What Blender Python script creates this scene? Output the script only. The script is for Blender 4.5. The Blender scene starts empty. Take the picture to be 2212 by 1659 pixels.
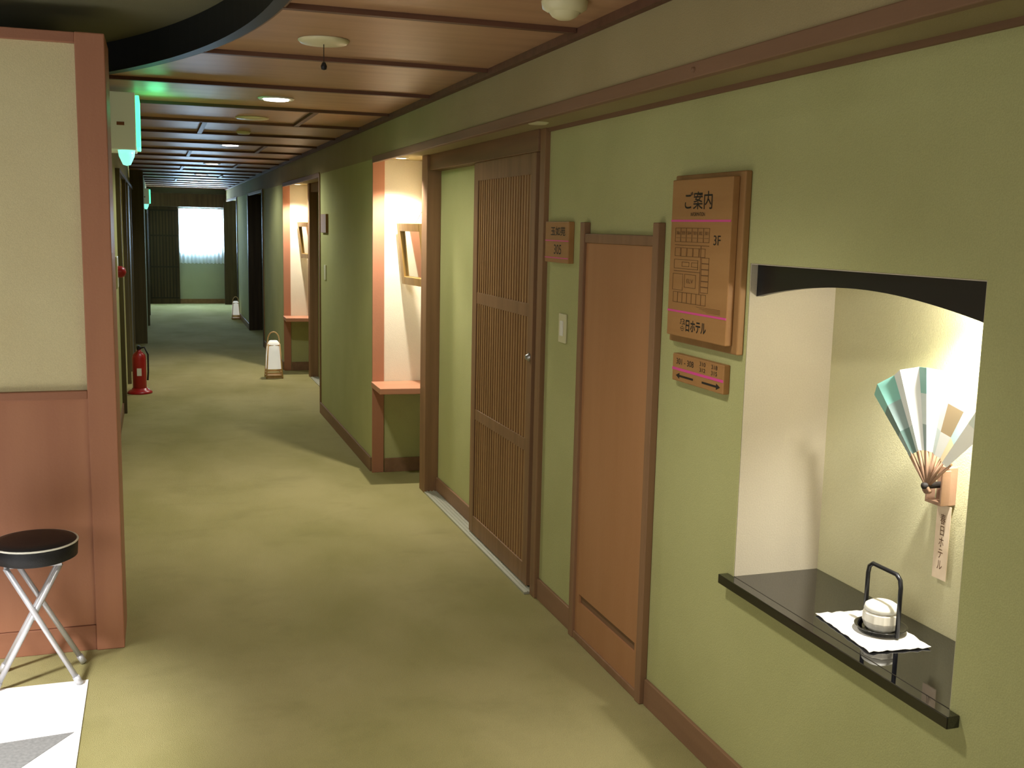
import bpy, bmesh, math, random
from mathutils import Vector, Matrix
random.seed(4)
scene=bpy.context.scene
COL=scene.collection
try:
    scene.view_settings.view_transform='Standard'
except Exception: pass
H=1.6
# ------------------------------------------------------------ materials
def C(r,g,b):
    def f(c):
        c=c/255.0
        return c/12.92 if c<=0.04045 else ((c+0.055)/1.055)**2.4
    return (f(r),f(g),f(b),1.0)
def new(name):
    m=bpy.data.materials.new(name); m.use_nodes=True
    nt=m.node_tree; b=nt.nodes['Principled BSDF']
    return m,nt,b
def plain(name,c,rough=.5,metal=0,spec=.5,emit=None,es=0,coat=0):
    m,nt,b=new(name)
    b.inputs['Base Color'].default_value=c
    b.inputs['Roughness'].default_value=rough
    b.inputs['Metallic'].default_value=metal
    b.inputs['Specular IOR Level'].default_value=spec
    b.inputs['Coat Weight'].default_value=coat
    if emit:
        b.inputs['Emission Color'].default_value=emit
        b.inputs['Emission Strength'].default_value=es
    return m
def noisy(name,c1,c2,scale=(4,4,4),nscale=1.0,rough=.6,bump=0,bscale=200,detail=5,spec=.3,coat=0,lo=.35,hi=.65,fine=0.0,bdist=.01):
    m,nt,b=new(name); N=nt.nodes; L=nt.links
    tc=N.new('ShaderNodeTexCoord'); mp=N.new('ShaderNodeMapping'); mp.inputs['Scale'].default_value=scale
    n=N.new('ShaderNodeTexNoise'); n.inputs['Scale'].default_value=nscale; n.inputs['Detail'].default_value=detail
    r=N.new('ShaderNodeValToRGB'); r.color_ramp.elements[0].color=c1; r.color_ramp.elements[1].color=c2
    r.color_ramp.elements[0].position=lo; r.color_ramp.elements[1].position=hi
    L.new(tc.outputs['Object'],mp.inputs['Vector']); L.new(mp.outputs['Vector'],n.inputs['Vector']); L.new(n.outputs['Fac'],r.inputs['Fac'])
    out=r.outputs['Color']
    n2=N.new('ShaderNodeTexNoise'); n2.inputs['Scale'].default_value=bscale; n2.inputs['Detail'].default_value=3
    L.new(tc.outputs['Object'],n2.inputs['Vector'])
    if fine>0:
        mx=N.new('ShaderNodeMix'); mx.data_type='RGBA'; mx.blend_type='MULTIPLY'; mx.inputs['Factor'].default_value=fine
        r2=N.new('ShaderNodeValToRGB'); r2.color_ramp.elements[0].position=.3; r2.color_ramp.elements[1].position=.7
        r2.color_ramp.elements[0].color=(.35,.35,.35,1); r2.color_ramp.elements[1].color=(1.3,1.3,1.3,1)
        L.new(n2.outputs['Fac'],r2.inputs['Fac'])
        L.new(out,mx.inputs['A']); L.new(r2.outputs['Color'],mx.inputs['B']); out=mx.outputs['Result']
    L.new(out,b.inputs['Base Color'])
    b.inputs['Roughness'].default_value=rough; b.inputs['Specular IOR Level'].default_value=spec
    b.inputs['Coat Weight'].default_value=coat
    if bump>0:
        bp=N.new('ShaderNodeBump'); bp.inputs['Strength'].default_value=bump; bp.inputs['Distance'].default_value=bdist
        L.new(n2.outputs['Fac'],bp.inputs['Height']); L.new(bp.outputs['Normal'],b.inputs['Normal'])
    return m
M={}
M['wall']=noisy('stucco_green_cast',C(170,169,116),C(178,177,124),(1,1,1),2,.9,.2,260,spec=.1,fine=.12)  # green cast of the mixed light is put into the wall colour
M['wall_e']=noisy('stucco_end',C(164,168,154),C(172,176,162),(1,1,1),2,.9,.2,260,spec=.1,fine=.12)
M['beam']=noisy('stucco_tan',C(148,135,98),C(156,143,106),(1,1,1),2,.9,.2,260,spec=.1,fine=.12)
M['wall_l']=noisy('stucco_beige',C(210,197,156),C(216,205,164),(1,1,1),2,.85,.2,260,spec=.15,fine=.12)  # beige version of the walls; difference in light put into the colour
M['cream']=noisy('stucco_cream',C(224,214,192),C(230,220,200),(1,1,1),2,.85,.15,260,spec=.15,fine=.08)
M['niche']=noisy('stucco_niche',C(188,178,156),C(194,184,162),(1,1,1),2,.85,.12,220,spec=.1,fine=.08)
M['nicheb']=noisy('stucco_niche_back',C(196,190,150),C(202,196,158),(1,1,1),2,.85,.15,260,spec=.1,fine=.08)
# carpet: base mottling plus worn darker streaks
def carpet():
    m=noisy('olive_carpet',C(152,145,95),C(174,164,117),(1.0,.6,1),1.7,.95,.6,420,detail=7,spec=.03,lo=.28,hi=.62,fine=.42)
    nt=m.node_tree; N=nt.nodes; L=nt.links; b=N['Principled BSDF']
    src=b.inputs['Base Color'].links[0].from_socket
    tc=N.new('ShaderNodeTexCoord'); mp=N.new('ShaderNodeMapping'); mp.inputs['Scale'].default_value=(2.0,2.6,1)
    n=N.new('ShaderNodeTexNoise'); n.inputs['Scale'].default_value=1.3; n.inputs['Detail'].default_value=9; n.inputs['Roughness'].default_value=.62; n.inputs['Distortion'].default_value=.3
    r=N.new('ShaderNodeValToRGB'); r.color_ramp.elements[0].color=(.68,.70,.66,1); r.color_ramp.elements[1].color=(1,1,1,1)
    r.color_ramp.elements[0].position=.26; r.color_ramp.elements[1].position=.48
    mx=N.new('ShaderNodeMix'); mx.data_type='RGBA'; mx.blend_type='MULTIPLY'; mx.inputs['Factor'].default_value=.42
    L.new(tc.outputs['Object'],mp.inputs['Vector']); L.new(mp.outputs['Vector'],n.inputs['Vector']); L.new(n.outputs['Fac'],r.inputs['Fac'])
    L.new(src,mx.inputs['A']); L.new(r.outputs['Color'],mx.inputs['B']); L.new(mx.outputs['Result'],b.inputs['Base Color'])
    return m
M['carpet']=carpet()
def wood(name,a,b_,grain='z',rough=.5,coat=.0,s=22):
    sc={'z':(s,s,1.2),'x':(1.2,s,s),'y':(s,1.2,s)}[grain]
    return noisy(name,a,b_,sc,1.0,rough,0.05,120,detail=6,spec=.25,coat=coat)
M['ceil']=wood('ceiling_wood',C(162,126,96),C(174,136,104),'x',.45,0,14)
M['batten']=wood('batten_wood',C(88,60,46),C(102,70,54),'x',.5)
M['red']=wood('red_wood',C(164,112,86),C(172,120,92),'z',.5,0,10)
M['redx']=wood('red_wood_rail',C(148,100,76),C(160,110,86),'x',.5,0,10)
M['btrim']=wood('beam_trim_wood',C(118,90,66),C(128,98,74),'y',.65,0,10)
M['orangex']=wood('orange_wood_shelf',C(188,132,102),C(198,142,112),'x',.45,0,10)
M['brown']=wood('brown_wood',C(124,94,66),C(140,106,76),'z',.55)
M['browny']=wood('brown_wood_rail',C(116,88,64),C(130,98,72),'y',.55)
M['base']=wood('baseboard_wood',C(128,96,72),C(140,106,80),'y',.5)
M['frame3']=wood('service_frame_wood',C(128,96,70),C(140,106,78),'z',.5)
M['olivewood']=wood('olive_brown_wood',C(88,78,54),C(100,90,62),'z',.6)
M['dark']=wood('dark_wood',C(58,44,32),C(74,58,42),'z',.5)
M['slat']=wood('slat_wood',C(146,110,72),C(162,124,82),'z',.5)
M['gap']=plain('dark_gap',C(34,24,16),.8)
M['door']=wood('door_orange_wood',C(164,117,78),C(170,123,84),'z',.55,0,9)
M['sign']=wood('sign_board_wood',C(152,110,66),C(162,120,74),'y',.5,0,16)
M['signd']=wood('sign_frame_wood',C(136,100,60),C(150,112,70),'z',.5,0,16)
M['gold']=wood('mirror_frame_wood',C(150,116,62),C(176,140,80),'z',.4,0.1,16)
M['ink']=plain('black_ink',C(28,20,14),.7)
M['inkb']=plain('brown_ink',C(92,60,30),.7)
M['pink']=plain('pink_line',C(204,70,140),.5)
M['black']=plain('black_lacquer',(.002,.002,.003,1),.04,spec=.9,coat=.4)
M['blackm']=plain('black_paint',(.006,.006,.008,1),.35)
M['blackf']=plain('black_fascia_paint',(.006,.007,.007,1),.5,spec=.2)
M['vinyl']=noisy('black_vinyl',(.008,.008,.01,1),(.014,.014,.016,1),(1,1,1),5,.4,.2,400)
M['white']=plain('white_plastic',C(225,222,210),.4)
M['ivory']=plain('ivory_plastic',C(206,200,160),.4)
M['housing']=plain('exit_sign_housing',C(216,214,186),.4,emit=(.75,.9,.6,1),es=.09)  # faint emission lightens the housing, which gets little light
M['steel']=plain('brushed_steel',C(170,168,165),.35,.9)
M['silver']=plain('silver_paint',C(200,200,205),.35,.4)
M['metal']=plain('aluminium_track',C(180,180,165),.45,.5)
M['glow']=plain('lamp_glow',(1,1,1,1),.5,emit=(.92,.96,1,1),es=14)
M['glow_w']=plain('warm_lamp_glow',(1,1,1,1),.5,emit=(1,.85,.62,1),es=10)
M['green']=plain('exit_green_panel',(.1,.8,.4,1),.3,emit=(.08,1,.38,1),es=2.2)
M['cyan']=plain('emergency_lamp_glass',(.3,.8,.7,1),.2,emit=(.3,1,.8,1),es=1.0)
M['tile']=noisy('white_tile',C(236,234,230),C(246,244,242),(1,1,1),3,.3,.0)
M['patchg']=noisy('grey_patch',C(122,122,122),C(136,136,135),(30,30,1),3,.7,.0)
M['redp']=plain('red_paint',C(160,20,20),.35,coat=.2)
M['redd']=plain('dark_red_plastic',C(160,18,24),.35)
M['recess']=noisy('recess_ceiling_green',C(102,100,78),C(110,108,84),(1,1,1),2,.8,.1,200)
M['paper']=plain('washi_paper',C(236,232,220),.8,emit=(1,.96,.88,1),es=.35)
M['lwood']=wood('light_wood',C(196,158,108),C(212,174,124),'z',.5)
M['holder']=wood('holder_wood',C(140,110,88),C(160,128,104),'z',.5)
M['cloth']=noisy('white_cloth',C(228,224,216),C(240,238,232),(1,1,1),20,.9,.5,500)
M['ceramic']=noisy('white_ceramic',C(214,208,192),C(236,232,220),(60,60,6),1,.35)
M['mirror']=plain('mirror_glass',C(190,190,180),.06,.95)
M['tag']=noisy('tag_paper',C(214,192,164),C(226,206,180),(1,1,1),20,.8)
# ------------------------------------------------------------ builder
class B:
    def __init__(s): s.bm=bmesh.new(); s.mi=0
    def _f(s,vs,sm=False):
        try:
            f=s.bm.faces.new(vs); f.material_index=s.mi; f.smooth=sm; return f
        except ValueError: return None
    def box(s,x0,x1,y0,y1,z0,z1):
        v=[s.bm.verts.new(p) for p in ((x0,y0,z0),(x1,y0,z0),(x1,y1,z0),(x0,y1,z0),(x0,y0,z1),(x1,y0,z1),(x1,y1,z1),(x0,y1,z1))]
        for q in ((3,2,1,0),(4,5,6,7),(0,1,5,4),(1,2,6,5),(2,3,7,6),(3,0,4,7)): s._f([v[i] for i in q])
        return s
    def prism(s,pts,z0,z1,axis='z'):
        def P(a,b,c): return (a,b,c) if axis=='z' else ((c,a,b) if axis=='x' else (a,c,b))
        lo=[s.bm.verts.new(P(a,b,z0)) for a,b in pts]; hi=[s.bm.verts.new(P(a,b,z1)) for a,b in pts]
        s._f(lo[::-1]); s._f(hi); n=len(pts)
        for i in range(n): s._f([lo[i],lo[(i+1)%n],hi[(i+1)%n],hi[i]])
        return s
    def tube(s,path,r,seg=10,cap=True,closed=False):
        path=[Vector(p) for p in path]; n=len(path); rings=[]
        rr=r if isinstance(r,(list,tuple)) else [r]*n
        up=None
        for i in range(n):
            if closed: t=(path[(i+1)%n]-path[i-1]).normalized()
            elif i==0: t=(path[1]-path[0]).normalized()
            elif i==n-1: t=(path[-1]-path[-2]).normalized()
            else: t=((path[i+1]-path[i]).normalized()+(path[i]-path[i-1]).normalized()).normalized()
            if up is None:
                up=Vector((0,0,1)) if abs(t.z)<.9 else Vector((1,0,0))
            a=(up-t*up.dot(t)).normalized(); up=a; b=t.cross(a)
            rings.append([s.bm.verts.new(path[i]+(a*math.cos(k*2*math.pi/seg)+b*math.sin(k*2*math.pi/seg))*rr[i]) for k in range(seg)])
        for i in range(n if closed else n-1):
            A,Bb=rings[i],rings[(i+1)%n]
            for k in range(seg): s._f([A[k],A[(k+1)%seg],Bb[(k+1)%seg],Bb[k]],True)
        if cap and not closed: s._f(rings[0][::-1]); s._f(rings[-1])
        return s
    def lathe(s,prof,c,seg=32,axis='z'):
        c=Vector(c); rings=[]
        def P(r,h,a):
            x,y=r*math.cos(a),r*math.sin(a)
            return c+(Vector((x,y,h)) if axis=='z' else (Vector((h,x,y)) if axis=='x' else Vector((x,h,y))))
        for r,h in prof:
            if r<1e-6: rings.append([s.bm.verts.new(P(0,h,0))])
            else: rings.append([s.bm.verts.new(P(r,h,k*2*math.pi/seg)) for k in range(seg)])
        for A,Bb in zip(rings,rings[1:]):
            for k in range(seg):
                k2=(k+1)%seg
                if len(A)==1 and len(Bb)==1: continue
                if len(A)==1: s._f([A[0],Bb[k2],Bb[k]],True)
                elif len(Bb)==1: s._f([A[k],A[k2],Bb[0]],True)
                else: s._f([A[k],A[k2],Bb[k2],Bb[k]],True)
        return s
    def quad(s,*p,sm=False):
        s._f([s.bm.verts.new(q) for q in p],sm); return s
    def xform(s,Mx):
        for v in s.bm.verts: v.co=Mx@v.co
        return s
    def done(s,name,mats,parent=None,label=None,cat=None,kind=None,group=None,bevel=0,recalc=True,auto=False):
        if recalc: bmesh.ops.recalc_face_normals(s.bm,faces=s.bm.faces[:])
        xs=[v.co for v in s.bm.verts]
        c=Vector(((min(v.x for v in xs)+max(v.x for v in xs))/2,(min(v.y for v in xs)+max(v.y for v in xs))/2,min(v.z for v in xs)))
        for v in s.bm.verts: v.co-=c
        me=bpy.data.meshes.new(name); s.bm.to_mesh(me); s.bm.free()
        for m in (mats if isinstance(mats,(list,tuple)) else [mats]): me.materials.append(M[m] if isinstance(m,str) else m)
        o=bpy.data.objects.new(name,me); o.location=c; COL.objects.link(o)
        if bevel:
            md=o.modifiers.new('bevel','BEVEL'); md.width=bevel; md.segments=2; md.limit_method='ANGLE'
        tag(o,label,cat,kind,group)
        if parent: par(o,parent)
        return o
def tag(o,label=None,cat=None,kind=None,group=None):
    if label: o['label']=label
    if cat: o['category']=cat
    if kind: o['kind']=kind
    if group: o['group']=group
def par(o,p):
    o.parent=p; o.matrix_parent_inverse=Matrix.Translation(-Vector(p.location))
def empty(name,loc,label,cat,group=None,parent=None):
    e=bpy.data.objects.new(name,None); e.empty_display_size=.05; e.location=loc; COL.objects.link(e)
    tag(e,label,cat,None,group)
    if parent: par(e,parent)
    return e
def lamp(kind,loc,energy,color,parent=None,target=None,angle=120,blend=1,radius=.04,name='lamp_light',size=1,sizey=None):
    d=bpy.data.lights.new(name,kind); d.energy=energy; d.color=color
    if kind=='SPOT': d.spot_size=math.radians(angle); d.spot_blend=blend; d.shadow_soft_size=radius
    elif kind=='POINT': d.shadow_soft_size=radius
    elif kind=='AREA':
        d.size=size
        if sizey: d.shape='RECTANGLE'; d.size_y=sizey
    o=bpy.data.objects.new(name,d); o.location=loc; COL.objects.link(o)
    t=Vector(target) if target else Vector(loc)-Vector((0,0,1))
    o.rotation_euler=(t-Vector(loc)).to_track_quat('-Z','Y').to_euler()
    if parent: par(o,parent)
    return o
def text(s,cy,cz,w,h,x,mat,parent,name='lettering',label=None,bold=0):
    cu=bpy.data.curves.new('t','FONT'); cu.body=s; cu.size=1; cu.offset=bold
    o=bpy.data.objects.new('t',cu); COL.objects.link(o)
    bpy.context.view_layer.update()
    dg=bpy.context.evaluated_depsgraph_get()
    me=bpy.data.meshes.new_from_object(o.evaluated_get(dg))
    bpy.data.objects.remove(o)
    if len(me.vertices)<3: print('EMPTY TEXT',s); return None
    xs=[v.co.x for v in me.vertices]; ys=[v.co.y for v in me.vertices]
    ax,bx,ay,by=min(xs),max(xs),min(ys),max(ys)
    sx=w/max(bx-ax,1e-5); sy=h/max(by-ay,1e-5)
    for v in me.vertices:
        lx=(v.co.x-(ax+bx)/2)*sx; ly=(v.co.y-(ay+by)/2)*sy
        v.co=Vector((0,-lx,ly))
    me.materials.clear(); me.materials.append(M[mat])
    ob=bpy.data.objects.new(name,me); ob.location=(x,cy,cz); COL.objects.link(ob)
    if label: ob['label']=label
    if parent: par(ob,parent)
    return ob
S='structure'
XW=1.547; XB=1.304; ZC=2.23; ZS=2.01
YEND=21.6
# ------------------------------------------------------------ floor
B().box(-.9,2.0,-1.5,YEND+.2,-.1,0).done('floor','carpet',label='olive green carpet with worn patches',cat='floor',kind=S)
B().box(-4,-.265,-1.5,3.77,-.02,.004).done('floor_tile','tile',label='glossy white tiled lobby floor beside the carpet',cat='floor',kind=S)
B().prism([(-.285,3.37),(-.53,3.35),(-.75,3.0),(-.47,3.10)],.004,.0055).done('floor_grey_patch','patchg',label='grey patch on the white lobby floor',cat='floor',kind=S)  # thin flat grey four-sided patch on the white tile
# ------------------------------------------------------------ ceiling
CX,CY,CR=-3.8,2.9,4.145
def xl(y):
    d=CR*CR-(y-CY)**2
    return max(-.7, CX+math.sqrt(d)) if d>0 else -.7
b=B()
ys=[-1.5+i*.1 for i in range(72)]
for y0,y1 in zip(ys,ys[1:]):
    b.prism([(xl(y0),y0),(1.9,y0),(1.9,y1),(xl(y1),y1)],ZC,ZC+.02)
b.box(-.7,1.9,ys[-1],YEND+.2,ZC,ZC+.02)
b.done('ceiling','ceil',label='orange brown wooden panel ceiling',cat='ceiling',kind=S)
B().box(-5,.7,-1.5,5.8,2.335,2.36).done('ceiling_recess','recess',label='round raised olive green ceiling recess',cat='ceiling',kind=S)
n=80; A0,A1=-1.2,.75
def arc(b,r0,r1,z0,z1):
    for i in range(n):
        a=A0+(A1-A0)*i/n; c=A0+(A1-A0)*(i+1)/n
        P=lambda r,t:(CX+r*math.cos(t),CY+r*math.sin(t))
        b.prism([P(r0,a),P(r1,a),P(r1,c),P(r0,c)],z0,z1)
    return b
arc(B(),CR-.012,CR+.030,ZC-.016,2.334).done('trim_recess_fascia','blackf',label='curved black fascia around the raised ceiling',cat='trim',kind=S)
arc(B(),CR+.030,CR+.038,ZC-.014,ZC+.001).done('trim_recess_ring','btrim',label='curved wood ring edging the recess',cat='trim',kind=S)
for i in range(-4,20):
    y=3.22+i*.95
    if y>YEND-.1 or y<-1.4: continue
    x0=max(xl(y)+.03,-.3)
    B().box(x0,1.275,y-.014,y+.014,ZC-.016,ZC).done('trim_ceiling_batten','batten',label='dark wooden ceiling batten',cat='trim',kind=S,group='ceiling battens')
for x,y0 in ((.87,6.07),(.31,7.02),(.87,8.92),(.31,9.87),(.87,11.77),(.31,12.72),(.87,15.0),(.31,16.5)):
    B().box(x-.015,x+.015,y0,y0+.91,ZC-.016,ZC).done('trim_ceiling_divider','batten',label='dark wooden divider between ceiling panels',cat='trim',kind=S)
B().box(1.278,1.304,-1.5,YEND,ZC-.028,ZC).done('trim_ceiling_edge','batten',label='dark wooden strip along the ceiling edge',cat='trim',kind=S)
# ------------------------------------------------------------ right side: beam & walls
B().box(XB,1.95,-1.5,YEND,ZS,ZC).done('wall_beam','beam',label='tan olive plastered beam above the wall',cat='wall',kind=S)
b=B()
b.box(XB-.008,XB+.02,-1.5,6.65,1.985,2.025)
for y0,y1 in ((8.95,11.64),(13.9,16.2),(18.4,YEND)): b.box(XB-.008,XB+.02,y0,y1,1.985,2.025)
b.done('trim_beam','btrim',label='brown wood strip along the beam edge',cat='trim',kind=S,bevel=.003)
b=B()
N0,N1,NZ0,NZ1=1.668,2.547,.60,1.519
b.box(XW,1.95,-1.5,N0,0,ZS).box(XW,1.95,N1,4.15,0,ZS).box(XW,1.95,N0,N1,0,NZ0).box(XW,1.95,N0,N1,NZ1,ZS).box(1.93,1.95,N0,N1,NZ0,NZ1)
b.box(1.585,1.95,4.15,6.17,0,ZS).box(1.62,1.95,6.17,6.65,0,ZS)
b.box(XB,1.95,6.65,8.95,0,ZS)
b.box(1.585,1.95,8.95,11.16,0,ZS).box(1.62,1.95,11.16,11.64,0,ZS)
b.box(XB,1.95,11.64,13.9,0,ZS)
b.box(1.585,1.95,13.9,16.2,0,ZS).box(XB,1.95,16.2,18.4,0,ZS).box(1.585,1.95,18.4,YEND,0,ZS)
b.done('wall_right','wall',label='olive green textured plaster wall',cat='wall',kind=S)
NB=1.827
B().box(NB,1.93,N0,N1,NZ0,NZ1).done('wall_niche_back','nicheb',label='pale plaster back of the display niche',cat='wall',kind=S)
B().box(XW+.002,NB,N1-.003,N1-.0005,NZ0,NZ1).box(XW+.002,NB,N0+.0005,N0+.003,NZ0,NZ1).box(XW+.002,NB,N0,N1,NZ1-.003,NZ1-.0005).done('wall_niche','niche',label='pale plaster lining of the display niche',cat='wall',kind=S)
pts=[(N0+.003,NZ1-.003),(N1-.003,NZ1-.003),(N1-.003,1.428)]
for i in range(1,24):
    t=i/24; y=(N1-.003)+(N0-N1+.006)*t
    pts.append((y,1.428+.047*math.sin(math.pi*t)**.9))
pts.append((N0+.003,1.428))
B().prism(pts,1.57,1.59,'x').done('trim_arch','blackm',label='black arched valance across the niche top',cat='trim',kind=S)
B().box(1.515,XW,N0-.03,N1+.03,.598,.625).box(XW,NB,N0+.001,N1-.001,.601,.625).done('niche_shelf','black',label='glossy black lacquered shelf in the wall niche',cat='shelf',bevel=.002)
b=B().box(XW-.012,XW,-1.5,3.06,0,.092).box(XW-.012,XW,3.735,4.14,0,.092).box(1.573,1.585,5.18,6.04,.012,.095)
b.box(1.292,XB,6.68,8.93,0,.092).box(1.292,XB,11.68,13.88,0,.092).box(1.292,XB,16.25,18.4,0,.092)
b.box(1.38,1.62,6.634,6.646,0,.092).box(1.38,1.62,11.624,11.636,0,.092)
b.done('baseboard_right','base',label='brown wooden baseboard',cat='baseboard',kind=S,bevel=.002)
B().box(1.535,XW,-1.5,4.15,1.995,ZS).done('trim_wall_top','btrim',label='brown wood strip under the soffit',cat='trim',kind=S)
# ------------------------------------------------------------ door modules
def module(off,lit,idx,yend):
    o=off
    B().box(1.525,1.585,4.14+o,4.20+o,0,ZS).box(1.555,1.585,4.20+o,4.235+o,0,ZS).done('trim_door_jamb','brown',label='brown wooden door jamb',cat='trim',kind=S,bevel=.002)
    B().box(1.50,1.585,6.04+o,6.17+o,0,ZS).done('trim_door_post','brown',label='thick brown wooden door post',cat='trim',kind=S,bevel=.003)
    B().box(1.515,1.585,4.20+o,6.04+o,1.92,ZS).done('trim_door_header','browny',label='brown wooden door header rail',cat='trim',kind=S,bevel=.002)
    b=B().box(1.50,1.585,4.2+o,6.04+o,0,.01)
    for x in (1.515,1.535,1.555): b.box(x,x+.005,4.2+o,6.04+o,.01,.014)
    b.done('trim_door_track','metal',label='pale metal sliding door track on the floor',cat='trim',kind=S)
    d=B(); y0,y1=4.26+o,5.18+o; X0,X1=1.53,1.562
    d.box(X0,X1,y0,y0+.06,.016,1.92).box(X0,X1,y1-.07,y1,.016,1.92)
    d.box(X0,X1,y0+.06,y1-.07,1.83,1.92).box(X0,X1,y0+.06,y1-.07,.016,.11)
    for za,zb in ((1.218,1.276),(.62,.675)): d.box(X0+.003,X1,y0+.06,y1-.07,za,zb)
    root=d.done('door_%d'%idx,'brown',label='brown wooden sliding door with vertical lattice slats',cat='door',kind=S,bevel=.002)
    d=B(); nsl=22; w=(y1-y0-.13)/nsl
    for i in range(nsl):
        ya=y0+.06+w*(i+.28)
        d.box(X0+.005,X1-.014,ya,ya+w*.46,.11,1.83)
    d.done('lattice','slat',parent=root,label='vertical wooden slats')
    B().box(X1-.008,X1,y0+.06,y1-.07,.11,1.83).done('backing','gap',parent=root,label='dark backing panel')
    B().lathe([(0,-.018),(.010,-.017),(.014,-.008),(.019,-.004),(.019,0)],(X0,y0+.03,1.045),20,'x').done('lock','steel',parent=root,label='round metal lock')
    if not lit: return
    ye=6.65+o
    B().box(XB-.006,1.374,ye-.012,ye,0,ZS).done('trim_alcove_post','red',label='pinkish wood post at the alcove corner',cat='trim',kind=S,bevel=.002)
    B().box(1.374,1.62,ye-.004,ye,.60,ZS).box(1.616,1.62,6.17+o,ye-.004,.60,ZS).done('wall_alcove','cream',label='cream plaster lining of a lit alcove',cat='wall',kind=S)
    B().prism([(1.286,6.33+o),(1.616,6.30+o),(1.616,ye-.004),(1.29,ye-.012)],.565,.602).done('alcove_shelf','orangex',label='orange wooden shelf in a lit alcove',cat='shelf',group='alcove shelves',bevel=.003)
    e=empty('wall_mirror',(1.56,6.47+o,1.235),'rectangular mirror in a gold brown wooden frame hung in an alcove','mirror','alcove mirrors')
    A=Vector((1.502,6.610+o,1.235)); D=Vector((1.560,6.19+o,1.235)); wd=(D-A).length
    ux=(D-A).normalized(); lean=math.radians(6); nrm=Vector((ux.y,-ux.x,0)).normalized()
    if nrm.x>0: nrm=-nrm
    uz=(Vector((0,0,1))*math.cos(lean)+nrm*math.sin(lean)).normalized(); uy=uz.cross(ux).normalized()
    T=Matrix.Translation(A)@Matrix((ux,uy,uz)).transposed().to_4x4()
    hh=.385; fw=.05
    s=-1 if uy.dot(nrm)<0 else 1
    def bx(b,a0,a1,c0,c1,d0,d1):
        c0,c1=sorted((c0*s,c1*s)); b.box(a0,a1,c0,c1,d0,d1)
    b=B(); bx(b,0,fw,-.012,.020,0,hh); bx(b,wd-fw,wd,-.012,.020,0,hh); bx(b,fw,wd-fw,-.012,.020,0,fw); bx(b,fw,wd-fw,-.012,.020,hh-fw,hh); b.xform(T)
    b.done('mirror_frame','gold',parent=e,bevel=.003)
    b=B(); bx(b,fw,wd-fw,-.004,.002,fw,hh-fw); b.xform(T); b.done('mirror_glass','mirror',parent=e)
    b=B(); b.tube([A+ux*wd*.5+uz*hh*.9,(1.60,6.50+o,1.72)],.002); b.done('hanging_wire','ink',parent=e)
    l=B().lathe([(.030,-.002),(.046,-.004),(.046,0),(.03,0)],(1.43,6.42+o,ZS-.001),24).done('alcove_downlight','white',label='small round recessed spotlight over an alcove',cat='downlight',group='alcove downlights')
    B().lathe([(0,-.003),(.030,-.003)],(1.43,6.42+o,ZS-.001),24).done('bulb','glow_w',parent=l,label='glowing bulb face',recalc=False)
    lamp('SPOT',(1.42,6.35+o,ZS-.02),105,(1,.93,.80),l,angle=120,blend=.6,radius=.02)
module(0,True,1,6.65)
module(4.99,True,2,11.64)
B().box(1.29,1.48,16.13,16.2,0,ZS).box(1.29,1.585,13.9,13.96,0,ZS).done('trim_far_frame','dark',label='dark wooden door frame in the corridor',cat='trim',kind=S)
B().box(1.50,1.585,13.96,16.13,0,1.98).done('door_5','dark',label='dark wooden sliding door',cat='door',kind=S)
B().box(1.29,1.58,18.4,18.46,0,ZS).box(1.25,1.58,21.3,21.38,0,ZS).done('trim_end_frame','dark',label='dark wooden frame near the corridor end',cat='trim',kind=S)
B().box(XB-.01,1.36,8.91,8.952,0,ZS).box(XB-.01,1.36,13.86,13.902,0,ZS).done('trim_wall_end','brown',label='brown wooden wall end strip',cat='trim',kind=S)
# service door
r=B().box(1.52,XW,3.685,3.725,0,1.628).box(1.52,XW,3.065,3.105,0,1.628).box(1.524,XW,3.105,3.685,1.552,1.586).box(1.524,XW,3.105,3.685,0,.03).done('door_3','frame3',label='narrow orange wood service door with a brown frame',cat='door',kind=S,bevel=.003)
B().box(1.532,XW,3.106,3.684,.19,1.551).box(1.532,XW,3.106,3.684,.03,.155).box(1.532,XW,3.106,3.14,.155,.19).box(1.532,XW,3.65,3.684,.155,.19).done('door_panel','door',parent=r,label='flat orange wood panel')
B().box(1.541,XW,3.14,3.65,.155,.19).done('vent_slot','browny',parent=r,label='horizontal vent slot')
r=B().box(XW-.008,XW,3.893,3.972,1.147,1.264).done('light_switch','ivory',label='ivory light switch plate on green wall',cat='light switch',bevel=.003)
B().box(XW-.013,XW-.006,3.918,3.947,1.175,1.236).done('rocker','white',parent=r,bevel=.002)
r=B().box(XB-.02,XB+.003,8.5,8.78,1.53,1.68).done('room_plate','signd',label='wooden room name plate farther down the corridor',cat='sign',bevel=.003)
r=B().box(XB-.008,XB+.003,8.6,8.68,1.15,1.27).done('light_switch','ivory',label='ivory light switch plate farther down the corridor',cat='light switch',bevel=.002)
# ------------------------------------------------------------ signs
e=empty('information_sign',(XW,2.76,1.262),'wooden hotel information board with floor map','sign')
B().box(1.525,XW,2.558,2.968,1.262,1.77).done('sign_frame','signd',parent=e,bevel=.004,label='thick outer wooden board')
B().box(1.502,1.525,2.584,2.942,1.285,1.755).done('sign_panel','sign',parent=e,bevel=.003,label='raised wooden panel')
x=1.5012
text('ご案内',2.775,1.692,.165,.052,x,'ink',e,bold=.006)
text('INFORMATION',2.775,1.652,.085,.011,x,'ink',e)
B().box(x,1.503,2.585,2.941,1.630,1.636).done('pink_line','pink',parent=e,label='thin pink line')
B().box(x,1.503,2.585,2.941,1.358,1.364).done('pink_line','pink',parent=e,label='thin pink line')
text('3F',2.655,1.578,.04,.028,x,'ink',e)
text('春日ホテル',2.775,1.323,.160,.038,x,'ink',e,bold=.02)
b=B()
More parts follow.
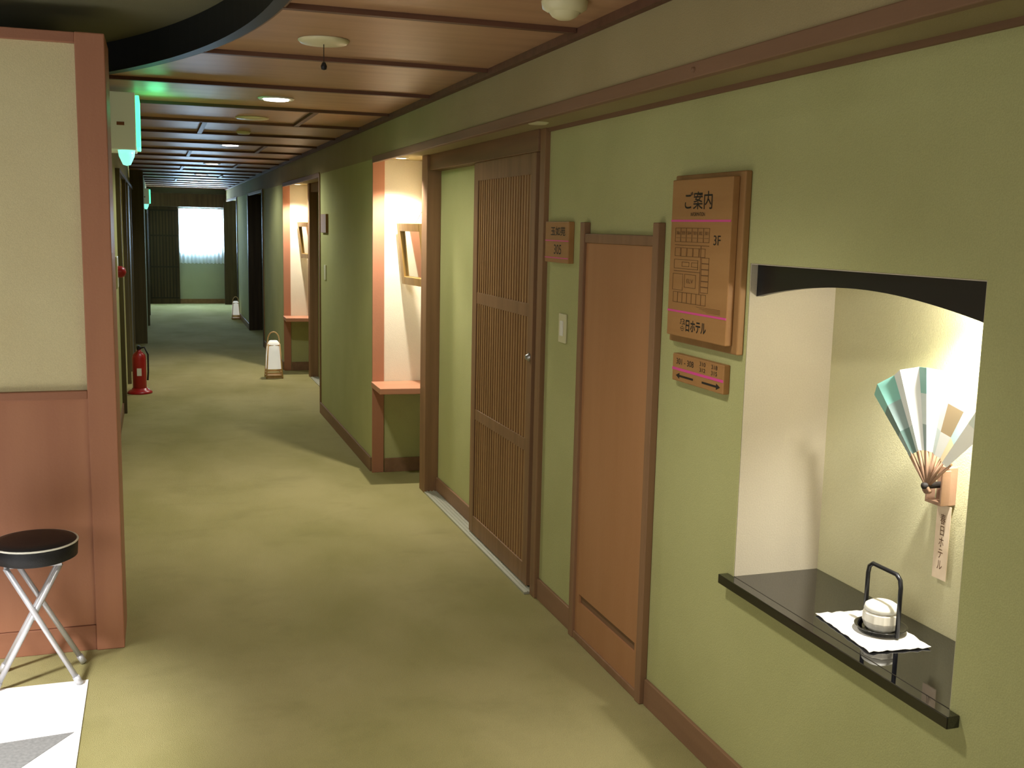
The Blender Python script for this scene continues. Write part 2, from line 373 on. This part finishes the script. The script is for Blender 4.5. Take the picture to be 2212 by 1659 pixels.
def ln(y0,y1,z0,z1): b.box(x,1.503,min(y0,y1),max(y0,y1),min(z0,z1),max(z0,z1))
def rect(ya,yb,za,zb,t=.0012):
    ln(ya,yb,za,za+t); ln(ya,yb,zb-t,zb); ln(ya,ya+t,za,zb); ln(yb-t,yb,za,zb)
for i in range(6): rect(2.70+i*.035,2.735+i*.035,1.570,1.612); ln(2.705+i*.035,2.73+i*.035,1.582,1.583)
for i in range(7): rect(2.705+i*.029,2.734+i*.029,1.388,1.42)
for i in range(5): rect(2.72+i*.038,2.755+i*.038,1.527,1.553)
for i in range(6): rect(2.695,2.74,1.425+i*.017,1.442+i*.017)
rect(2.76,2.91,1.49,1.518); rect(2.77,2.84,1.435,1.475); rect(2.85,2.915,1.425,1.475); rect(2.76,2.80,1.497,1.511); rect(2.815,2.86,1.497,1.511)
ln(2.745,2.747,1.42,1.56); ln(2.745,2.91,1.482,1.4836); ln(2.70,2.91,1.56,1.5616)
for i in range(4): ln(2.62,2.76-.02*i,1.382-.004*i,1.3828-.004*i)
b.done('floor_map','inkb',parent=e,label='fine line drawing of the floor plan')
for i in range(6): text(str(301+i),2.7175+i*.035,1.597,.022,.010,x,'inkb',e,name='room_number')
text('ELV',2.805,1.455,.04,.012,x,'inkb',e,name='room_number')
e=B().box(1.525,XW,2.622,2.937,1.141,1.226).done('direction_sign','sign',label='small wooden room direction sign with arrows',cat='sign',bevel=.003)
x=1.5242
B().box(x,1.526,2.623,2.936,1.175,1.183).done('pink_line','pink',parent=e)
text('301 - 308',2.855,1.204,.11,.018,x,'ink',e); text('310\n312',2.745,1.204,.035,.03,x,'ink',e); text('318\n315',2.675,1.204,.035,.03,x,'ink',e)
B().box(x,1.526,2.80,2.889,1.156,1.162).prism([(2.91,1.159),(2.888,1.168),(2.888,1.150)],x,1.526,'x').done('arrow','ink',parent=e,label='black arrow')
B().box(x,1.526,2.659,2.745,1.156,1.162).prism([(2.638,1.159),(2.66,1.168),(2.66,1.150)],x,1.526,'x').done('arrow','ink',parent=e,label='black arrow')
e=B().box(1.522,XW,3.845,4.105,1.467,1.63).done('room_plate','sign',label='wooden room name plate with pink lines beside the door',cat='sign',bevel=.003)
x=1.5212
B().box(x,1.523,3.846,4.104,1.552,1.556).done('pink_line','pink',parent=e)
B().box(x,1.523,3.846,4.104,1.484,1.488).done('pink_line','pink',parent=e)
text('玉如苑',3.96,1.592,.16,.036,x,'ink',e,bold=.01); text('305',3.96,1.520,.08,.038,x,'ink',e)
# ------------------------------------------------------------ left side
B().box(-4,-.16,4.07,4.36,0,2.2).done('wall_partition','wall_l',label='beige textured plaster partition wall',cat='wall',kind=S)
B().box(-.7,-.30,4.36,14.6,0,ZC).done('wall_left','wall',label='olive plaster corridor wall',cat='wall',kind=S)
B().box(-.7,-.15,14.6,YEND,0,ZC).done('wall_left_far','wall',label='olive plaster corridor wall farther along',cat='wall',kind=S)
B().box(-4,-.25,4.052,4.37,2.2,2.237).done('trim_wall_cap','redx',label='reddish wood cap on the partition wall',cat='trim',kind=S,bevel=.003)
B().box(-.25,-.152,4.04,4.37,0,2.237).done('trim_partition_post','red',label='reddish wood corner post of the partition wall',cat='trim',kind=S,bevel=.004)
B().box(-4,-.25,4.058,4.07,.097,.955).done('trim_wainscot','red',label='reddish wood wainscot panel',cat='trim',kind=S)
B().box(-4,-.25,4.045,4.07,.955,.985).done('trim_wainscot_rail','redx',label='reddish wood chair rail',cat='trim',kind=S,bevel=.003)
B().box(-4,-.25,4.05,4.07,0,.095).done('baseboard_left','redx',label='reddish wood baseboard of the partition',cat='baseboard',kind=S,bevel=.002)
b=B()
for y in (9.2,10.9,11.8,13.2): b.box(-.30,-.265,y,y+.07,0,ZS)
b.box(-.30,-.265,9.27,14.5,ZS-.03,ZS)
b.box(-.30,-.14,14.52,14.6,0,ZC).box(-.15,-.12,17.0,17.1,0,ZS).box(-.15,-.12,18.9,19.0,0,ZS)
b.done('trim_left_frames','olivewood',label='olive brown wooden door frames on the corridor wall',cat='trim',kind=S)
B().box(-.30,-.288,4.37,9.2,0,.09).done('baseboard_corridor','base',cat='baseboard',label='brown baseboard on the corridor wall',kind=S)
B().box(-.30,-.28,11.87,13.2,0,ZS-.03).done('door_6','olivewood',label='olive brown wooden sliding door',cat='door',kind=S)
# ------------------------------------------------------------ end wall
WX0,WX1,WZ0,WZ1=.42,1.24,1.04,1.85
b=B().box(-.7,WX0,YEND,YEND+.2,0,ZC).box(WX1,1.95,YEND,YEND+.2,0,ZC).box(WX0,WX1,YEND,YEND+.2,0,WZ0).box(WX0,WX1,YEND,YEND+.2,WZ1,ZC)
b.done('wall_end','wall_e',label='grey olive wall at the corridor end',cat='wall',kind=S)
B().box(-.15,1.3,YEND-.25,YEND,1.87,2.12).done('trim_end_header','dark',label='dark wooden header over the corridor end',cat='trim',kind=S)
d=B().box(-.15,.42,YEND-.05,YEND,0,1.87).done('door_7','dark',label='dark wooden door with lattice at the corridor end',cat='door',kind=S)
b=B()
for i in range(9): b.box(-.12+i*.058,-.10+i*.058,YEND-.06,YEND-.05,.1,1.8)
for z in (.1,.7,1.3,1.78): b.box(-.12,.40,YEND-.062,YEND-.05,z,z+.03)
b.done('lattice','gap',parent=d)
B().box(.42,1.30,YEND-.012,YEND,0,.09).done('baseboard_end','base',label='brown baseboard at the corridor end',cat='baseboard',kind=S)
B().box(WX0-.3,WX1+.1,YEND+.12,YEND+.14,WZ0-.05,WZ1+.05).done('window_1',plain('daylight_glass',(1,1,1,1),.3,emit=(.60,.80,1,1),es=50),label='bright daylit frosted window',cat='window',kind=S)
b=B().box(WX0,WX0+.03,YEND+.03,YEND+.06,WZ0,WZ1).box(WX1-.03,WX1,YEND+.03,YEND+.06,WZ0,WZ1).box(.81,.84,YEND+.03,YEND+.06,WZ0,WZ1).box(WX0,WX1,YEND+.03,YEND+.06,1.42,1.44).box(WX0,WX1,YEND+.03,YEND+.06,WZ0,WZ0+.03)
b.done('trim_window','silver',label='aluminium window frame',cat='trim',kind=S)
m,nt,bs=new('sheer_curtain'); N=nt.nodes; L=nt.links
tr=N.new('ShaderNodeBsdfTranslucent'); tr.inputs['Color'].default_value=(.85,.9,.95,1)
df=N.new('ShaderNodeBsdfDiffuse'); df.inputs['Color'].default_value=(.8,.86,.9,1)
m1=N.new('ShaderNodeMixShader'); m1.inputs[0].default_value=.35; L.new(tr.outputs[0],m1.inputs[1]); L.new(df.outputs[0],m1.inputs[2])
tp=N.new('ShaderNodeBsdfTransparent'); mx=N.new('ShaderNodeMixShader'); mx.inputs[0].default_value=.15
L.new(m1.outputs[0],mx.inputs[1]); L.new(tp.outputs[0],mx.inputs[2]); L.new(mx.outputs[0],N['Material Output'].inputs['Surface'])
M['sheer']=m
b=B(); nn=120; prev=None
for i in range(nn+1):
    xx=WX0-.0+(WX1+.02-WX0)*i/nn; yy=YEND-.06+.02*math.sin(i*.62)+.006*math.sin(i*.2)
    cur=[b.bm.verts.new((xx,yy,z)) for z in (.78+.014*math.sin(i*.31)**2,1.3,1.84)]
    if prev:
        for k in range(2): b._f([prev[k],cur[k],cur[k+1],prev[k+1]],True)
    prev=cur
cu=b.done('curtain','sheer',label='white sheer pleated curtain over the end window',cat='curtain',recalc=False)
B().tube([(WX0-.02,YEND-.06,1.845),(WX1+.04,YEND-.06,1.845)],.008).done('curtain_rail','steel',parent=cu)
lamp('AREA',(.83,YEND-.12,1.4),62,(.45,.72,1),None,target=(.6,14,.3),size=.8,sizey=.8,name='window_daylight')
# ------------------------------------------------------------ ceiling fixtures
for y in (2.4,5.62,9.12,12.15,15.05,17.9):
    e=B().lathe([(.062,-.003),(.085,-.008),(.092,0),(.062,0)],(.6,y,ZC-.001),36).done('ceiling_downlight','white',label='round recessed ceiling downlight, switched on',cat='downlight',group='corridor downlights')
    B().lathe([(0,-.012),(.062,-.010),(.064,-.003)],(.6,y,ZC-.001),30).done('bulb','glow',parent=e,label='glowing diffuser',recalc=False)
    near=y<5
    en=106 if near else (70 if y<10 else (42 if y<14 else 20))
    lamp('SPOT',(.6,y,ZC-.03),en,(1,.95,.83) if y<8 else ((.94,.98,.90) if y<14 else (.66,.86,1)),e,angle=(130 if near else 164),blend=(1 if near else .6),radius=.08)
e=B().lathe([(0,-.014),(.03,-.016),(.078,-.012),(.088,-.004),(.088,0)],(.568,3.786,ZC-.001),36).done('ceiling_speaker','ivory',label='flat round cream ceiling plate with pull cord',cat='ceiling fixture')
B().tube([(.568,3.786,ZC-.014),(.568,3.786,ZC-.075)],.0015).done('pull_cord','ink',parent=e)
B().lathe([(0,0),(.009,.003),(.011,.014),(.006,.026),(0,.028)],(.568,3.786,ZC-.102),16).done('pull_knob','vinyl',parent=e)
B().lathe([(0,-.01),(.09,-.008),(.1,-.003),(.1,0)],(.573,6.72,ZC-.001),36).done('ceiling_speaker','ivory',label='flat round cream ceiling speaker',cat='ceiling fixture')
B().lathe([(0,-.02),(.04,-.018),(.05,-.004),(.05,0)],(.6,7.75,ZC-.001),24).done('smoke_detector','ivory',label='small smoke detector on wood ceiling',cat='smoke detector')
e=B().lathe([(.045,-.03),(.062,-.02),(.066,0)],(1.10,2.86,ZC-.001),32).done('smoke_detector','ivory',label='cream domed smoke detector on wood ceiling',cat='smoke detector')
B().lathe([(0,-.05),(.02,-.048),(.035,-.04),(.045,-.028)],(1.10,2.86,ZC-.001),32).done('sensor_dome','ivory',parent=e)
B().lathe([(0,-.008),(.035,-.007),(.045,0)],(1.42,3.95,ZS-.001),28).done('soffit_speaker','ivory',label='small round plate under the soffit',cat='ceiling fixture')
B().lathe([(0,-.008),(.006,-.006),(.007,0)],(XB-.008,2.45,2.005),14,'x').done('wall_hook','btrim',label='small round knob on the beam trim',cat='hook')
def exit_sign(y,zt,hh,x0,lab):
    e=empty('exit_sign',(x0,y,zt-hh),lab,'exit sign','exit signs')
    B().box(x0,-.078,y,y+.34,zt-hh,zt).done('sign_box','housing',parent=e,bevel=.006,label='cream metal housing')
    B().box(-.078,-.060,y+.006,y+.334,zt-hh+.012,zt-.012).done('sign_face','green',parent=e,bevel=.004,label='glowing green panel')
    B().box(-.165,-.130,y-.002,y,zt-hh*.58,zt-hh*.52).done('sign_sticker','redx',parent=e,label='small printed label')
    B().lathe([(0,-.075),(.018,-.07),(.036,-.03),(.04,0),(0,0)],(-.125,y+.06,zt-hh),6).done('emergency_lamp','cyan',parent=e,label='faceted greenish lamp')
    B().tube([(-.12,y+.06,zt-hh-.073),(-.118,y+.06,zt-hh-.13)],.002).done('pull_cord','ivory',parent=e)
exit_sign(5.5,2.205,.27,-.30,'cream exit sign box with glowing green face')
exit_sign(16.2,2.05,.22,-.15,'distant exit sign with glowing green face')
lamp('POINT',(.02,5.75,2.14),1.1,(.1,1,.4),None,radius=.05,name='exit_sign_light')
e=B().box(-.302,-.285,8.56,8.80,1.08,1.32).done('fire_alarm','ivory',label='fire alarm with red lamp on the corridor wall',cat='fire alarm',bevel=.003)
B().lathe([(.045,0),(.045,.025),(.032,.05),(0,.06)],(-.285,8.7,1.2),20,'x').done('alarm_lamp','redd',parent=e)
ex,ey=-.18,10.3
e=empty('fire_extinguisher',(ex,ey,0),'red fire extinguisher standing on a round red base','fire extinguisher')
B().lathe([(0,0),(.11,0),(.112,.012),(.09,.03),(.07,.035),(.068,.05),(0,.05)],(ex,ey,0),32).done('stand','redd',parent=e)
B().lathe([(0,.03),(.055,.032),(.062,.045),(.062,.33),(.056,.36),(.035,.385),(.02,.395),(.018,.41),(0,.41)],(ex,ey,0),28).done('cylinder_body','redp',parent=e)
B().box(ex-.02,ex+.02,ey-.064,ey-.05,.17,.24).done('paper_label','white',parent=e)
B().lathe([(0,.41),(.02,.41),(.02,.44),(0,.445)],(ex,ey,0),16).box(ex-.008,ex+.008,ey-.09,ey+.01,.44,.452).box(ex-.007,ex+.007,ey-.085,ey+.01,.415,.422).done('valve_handle','vinyl',parent=e)
B().tube([(ex+.01,ey,.42),(ex+.05,ey,.43),(ex+.08,ey,.36),(ex+.078,ey,.2),(ex+.072,ey,.12)],.008).done('hose','vinyl',parent=e)
# ------------------------------------------------------------ paper lanterns
def lantern(lx,ly,s,lab):
    e=empty('paper_lantern',(lx,ly,0),lab,'lantern','corridor paper lanterns')
    w=.072*s; b=B()
    for sx in (-1,1):
        for sy in (-1,1):
            b.tube([(lx+sx*w*1.15,ly+sy*w*1.15,0),(lx+sx*w*.8,ly+sy*w*.8,.36*s)],.007*s,6)
    for z,k in ((.03,1.12),(.06,1.09),(.09,1.06),(.345,.82)):
        q=w*k
        P4=[(lx-q,ly-q,z*s),(lx+q,ly-q,z*s),(lx+q,ly+q,z*s),(lx-q,ly+q,z*s)]
        for i in range(4): b.tube([P4[i],P4[(i+1)%4]],.006*s,6)
    b.done('lantern_frame','lwood',parent=e)
    path=[(lx-w*.85,ly,.33*s)]+[(lx-w*.85*math.cos(t),ly,(.38+.10*math.sin(t))*s) for t in [i*math.pi/14 for i in range(15)]]+[(lx+w*.85,ly,.33*s)]
    B().tube(path,.0065*s,8).done('lantern_handle','lwood',parent=e)
    b=B(); z0,z1=.1*s,.36*s; a,c=w*1.0,w*.78
    ring=[]
    for z,q in ((z0,a),(z0+(z1-z0)*.55,(a+c)/2+.004),(z1,c),(z1+.03*s,c*.6)):
        ring.append([b.bm.verts.new((lx+q*1.12*math.copysign(abs(math.cos(t))**.6,math.cos(t)),ly+q*1.12*math.copysign(abs(math.sin(t))**.6,math.sin(t)),z)) for t in [k*math.pi/12+.01 for k in range(24)]])
    for A_,B_ in zip(ring,ring[1:]):
        for k in range(24): b._f([A_[k],A_[(k+1)%24],B_[(k+1)%24],B_[k]],True)
    b._f(ring[-1]); b.done('paper_shade','paper',parent=e,label='white paper shade')
    B().box(lx-w,lx+w,ly-w,ly+w,.0,.03*s).done('lantern_base','lwood',parent=e)
lantern(1.13,11.1,1.0,'wooden floor lantern with white paper shade')
lantern(1.225,18.0,.78,'small distant wooden floor lantern with white paper shade')
# ------------------------------------------------------------ stool
sx,sy,sz=-.425,3.84,.505
e=empty('folding_stool',(sx,sy,0),'round black folding stool with crossed silver legs','stool')
B().lathe([(0,-.068),(.12,-.068),(.137,-.06),(.140,-.014),(.132,-.003),(.10,.003),(0,.006)],(sx,sy,sz),48).done('seat','vinyl',parent=e,label='black padded vinyl seat')
ring=[(sx+.1385*math.cos(t),sy+.1385*math.sin(t),sz-.008) for t in [i*2*math.pi/40 for i in range(40)]]
B().tube(ring,.0035,8,closed=True).done('piping','white',parent=e,label='white piping')
B().box(sx-.09,sx+.09,sy-.075,sy+.075,sz-.078,sz-.067).done('seat_plate','silver',parent=e)
for dx0,dx1,dy0,dy1 in ((-.085,.135,-.075,-.10),(-.085,.135,.075,.09),(.085,-.135,-.062,-.085),(.085,-.135,.062,.08)):
    top=Vector((sx+dx0,sy+dy0,sz-.075)); bot=Vector((sx+dx1,sy+dy1,.006))
    B().tube([top,bot],.0095,12).done('leg','silver',parent=e,label='straight silver tube leg')
    d=(bot-top).normalized()
    B().tube([bot-d*.03,bot+d*.001],.012,12).done('foot_cap','silver',parent=e)
B().tube([(sx,sy-.09,.25),(sx,sy+.09,.25)],.006,8).done('hinge_rod','steel',parent=e)
# ------------------------------------------------------------ niche contents
b=B(); gx,gy=14,22; c0=Vector((1.665,2.082)); ang=.10; V={}
for i in range(gx+1):
    for j in range(gy+1):
        lx=(i/gx-.5)*.165; ly=(j/gy-.5)*.255
        X=c0.x+lx*math.cos(ang)+ly*math.sin(ang); Y=c0.y-lx*math.sin(ang)+ly*math.cos(ang)
        edge=max(abs(i/gx-.5),abs(j/gy-.5))*2
        V[i,j]=b.bm.verts.new((X,Y,.6268+.0012*math.sin(i*1.9+j)*edge**4+.002*max(0,edge-.9)*10*abs(math.sin(j*.9+i*1.3))))
for i in range(gx):
    for j in range(gy): b._f([V[i,j],V[i+1,j],V[i+1,j+1],V[i,j+1]],True)
o=b.done('doily','cloth',label='white cloth doily on the black niche shelf',cat='cloth',recalc=True)
md=o.modifiers.new('t','SOLIDIFY'); md.thickness=.0015; md.offset=1
tx,ty,tz=1.685,2.072,.6295
e=empty('lacquer_tray',(tx,ty,tz),'round black lacquer tray with a tall loop handle','tray')
B().lathe([(0,0),(.05,0),(.062,.012),(.064,.014),(.060,.014),(.05,.005),(0,.005)],(tx,ty,tz),40).done('tray_dish','black',parent=e)
path=[(tx,ty+.062,tz+.003),(tx,ty+.062,tz+.13),(tx,ty+.058,tz+.148),(tx,ty+.045,tz+.158),(tx,ty-.045,tz+.158),(tx,ty-.058,tz+.148),(tx,ty-.062,tz+.13),(tx,ty-.062,tz+.003)]
B().tube(path,.0055,10).done('tray_handle','blackm',parent=e)
c=empty('incense_pot',(tx,ty,tz+.005),'small white faceted ceramic pot on the tray','pot')
prof=[(0,.0055),(.034,.0055),(.040,.012),(.046,.028),(.045,.048),(.043,.050),(.040,.052),(.040,.0535),(.043,.055),(.040,.066),(.029,.073),(0,.075)]
o=B().lathe(prof[:8],(tx,ty,tz),12).done('pot_body','ceramic',parent=c,label='ribbed ceramic body')
for p in o.data.polygons: p.use_smooth=False
B().lathe(prof[7:],(tx,ty,tz),32).done('pot_lid','white',parent=c)
# fan
fx,fy,fz=1.757,2.03,1.005
e=empty('folding_fan',(fx,fy,fz),'open painted paper folding fan mounted on the niche wall','fan')
fm=[plain('fan_'+n_,c_,.55) for n_,c_ in (('white',C(238,240,236)),('grey',C(140,160,156)),('teal',C(132,190,176)),('pale',C(216,228,222)),('tan',C(186,164,128)),('dark',C(100,126,118)))]
b=B(); NP=10; a0,a1=math.radians(-47),math.radians(49)
pat=[(1,5,2),(5,1,2),(3,0,0),(0,0,0),(1,3,2),(0,0,2),(3,0,0),(0,4,3),(4,1,4),(0,0,3)]
def FP(a,r,i,lean=.10):
    dz=r*math.cos(a); return (fx-.004-(.009 if i%2 else -.004)*(r/.2)-lean*dz*.35, fy+r*math.sin(a), fz+dz)
rs=[.086,.150,.225,.288]
cols=[]
for i in range(NP+1):
    a=a1+(a0-a1)*i/NP
    cols.append([b.bm.verts.new(FP(a,r_,i)) for r_ in rs])
for i in range(NP):
    for k in range(3):
        b.mi=pat[i][k]
        b._f([cols[i][k],cols[i+1][k],cols[i+1][k+1],cols[i][k+1]])
o=b.done('fan_leaf',fm,parent=e,label='pleated painted paper leaf',recalc=False)
md=o.modifiers.new('t','SOLIDIFY'); md.thickness=.001
for i in range(NP+1):
    a=a1+(a0-a1)*i/NP
    p0=Vector(FP(a,-.02,0)); p1=Vector(FP(a,.10,i))
    p0.x+=(i-6)*.0006+.003; p1.x+=.004
    B().tube([p0,p1],[.005,.0036],6).done('fan_rib','holder',parent=e)
B().lathe([(0,-.016),(.008,-.014),(.008,.040),(0,.042)],(fx,fy,fz),14,'x').done('fan_pivot','ink',parent=e)
B().box(1.801,NB,2.010,2.050,.955,1.05).box(1.775,1.801,2.052,2.058,.965,1.045).box(1.775,1.801,2.002,2.008,.965,1.045).box(1.775,1.801,2.002,2.058,.958,.967).done('fan_stand','holder',label='slim wooden bracket holding the fan on the wall',cat='bracket',bevel=.0015)
e=empty('paper_tag',(1.818,2.03,.765),'long narrow paper tag hanging below the fan','tag')
B().box(1.812,1.8135,2.006,2.054,.765,.952).done('tag_strip','tag',parent=e)
B().tube([(1.812,2.03,.965),(1.812,2.03,.951)],.0012,6).done('tag_cord','tag',parent=e)
text('春\n日\nホ\nテ\nル',2.03,.86,.018,.14,1.8112,'inkb',e)
l=B().lathe([(.02,-.002),(.03,-.004),(.03,0),(.02,0)],(1.74,1.87,NZ1-.004),20).done('niche_spotlight','white',label='small recessed spotlight in the niche top',cat='downlight')
B().lathe([(0,-.003),(.02,-.003)],(1.74,1.87,NZ1-.004),20).done('bulb','glow_w',parent=l,recalc=False)
lamp('POINT',(1.735,1.87,NZ1-.07),8,(1,.97,.90),l,radius=.02,name='niche_bulb_light')
lamp('SPOT',(1.70,1.87,NZ1-.04),54,(1,.98,.92),l,target=(1.775,1.95,1.0),angle=105,blend=1,radius=.02,name='niche_spot_light')
# ------------------------------------------------------------ added lobby lights, out of view
lamp('SPOT',(-1.6,2.2,2.2),600,(1,.99,.97),None,target=(-1.0,3.05,0),angle=46,blend=.35,radius=.15,name='tile_blowout_spot')  # added unseen spot that blows out the white tile
lamp('AREA',(-2.6,-.3,1.5),46,(1,.97,.90),None,target=(-.4,4.2,1.1),size=1.6,sizey=1.4,name='lobby_fill')  # added unseen area lamp, soft fill from the lobby side
w=bpy.data.worlds.new('World'); scene.world=w; w.use_nodes=True
bg=w.node_tree.nodes['Background']; bg.inputs['Color'].default_value=(.95,.95,.88,1); bg.inputs['Strength'].default_value=.26
# ------------------------------------------------------------ camera
f=2270.0
yh=Vector((336-1106,829.5-476,-f)).normalized()
zh=Vector((.0202,.9896,.1424)); zh=(zh-yh*zh.dot(yh)).normalized()
xh=yh.cross(zh)
R=Matrix((xh,yh,zh))
cd=bpy.data.cameras.new('camera'); cam=bpy.data.objects.new('camera',cd); COL.objects.link(cam)
cd.sensor_width=36; cd.lens=f/2212*36; cd.clip_start=.05; cd.clip_end=100
cam.matrix_world=Matrix.Translation((0,0,H))@R.to_4x4()
scene.camera=cam
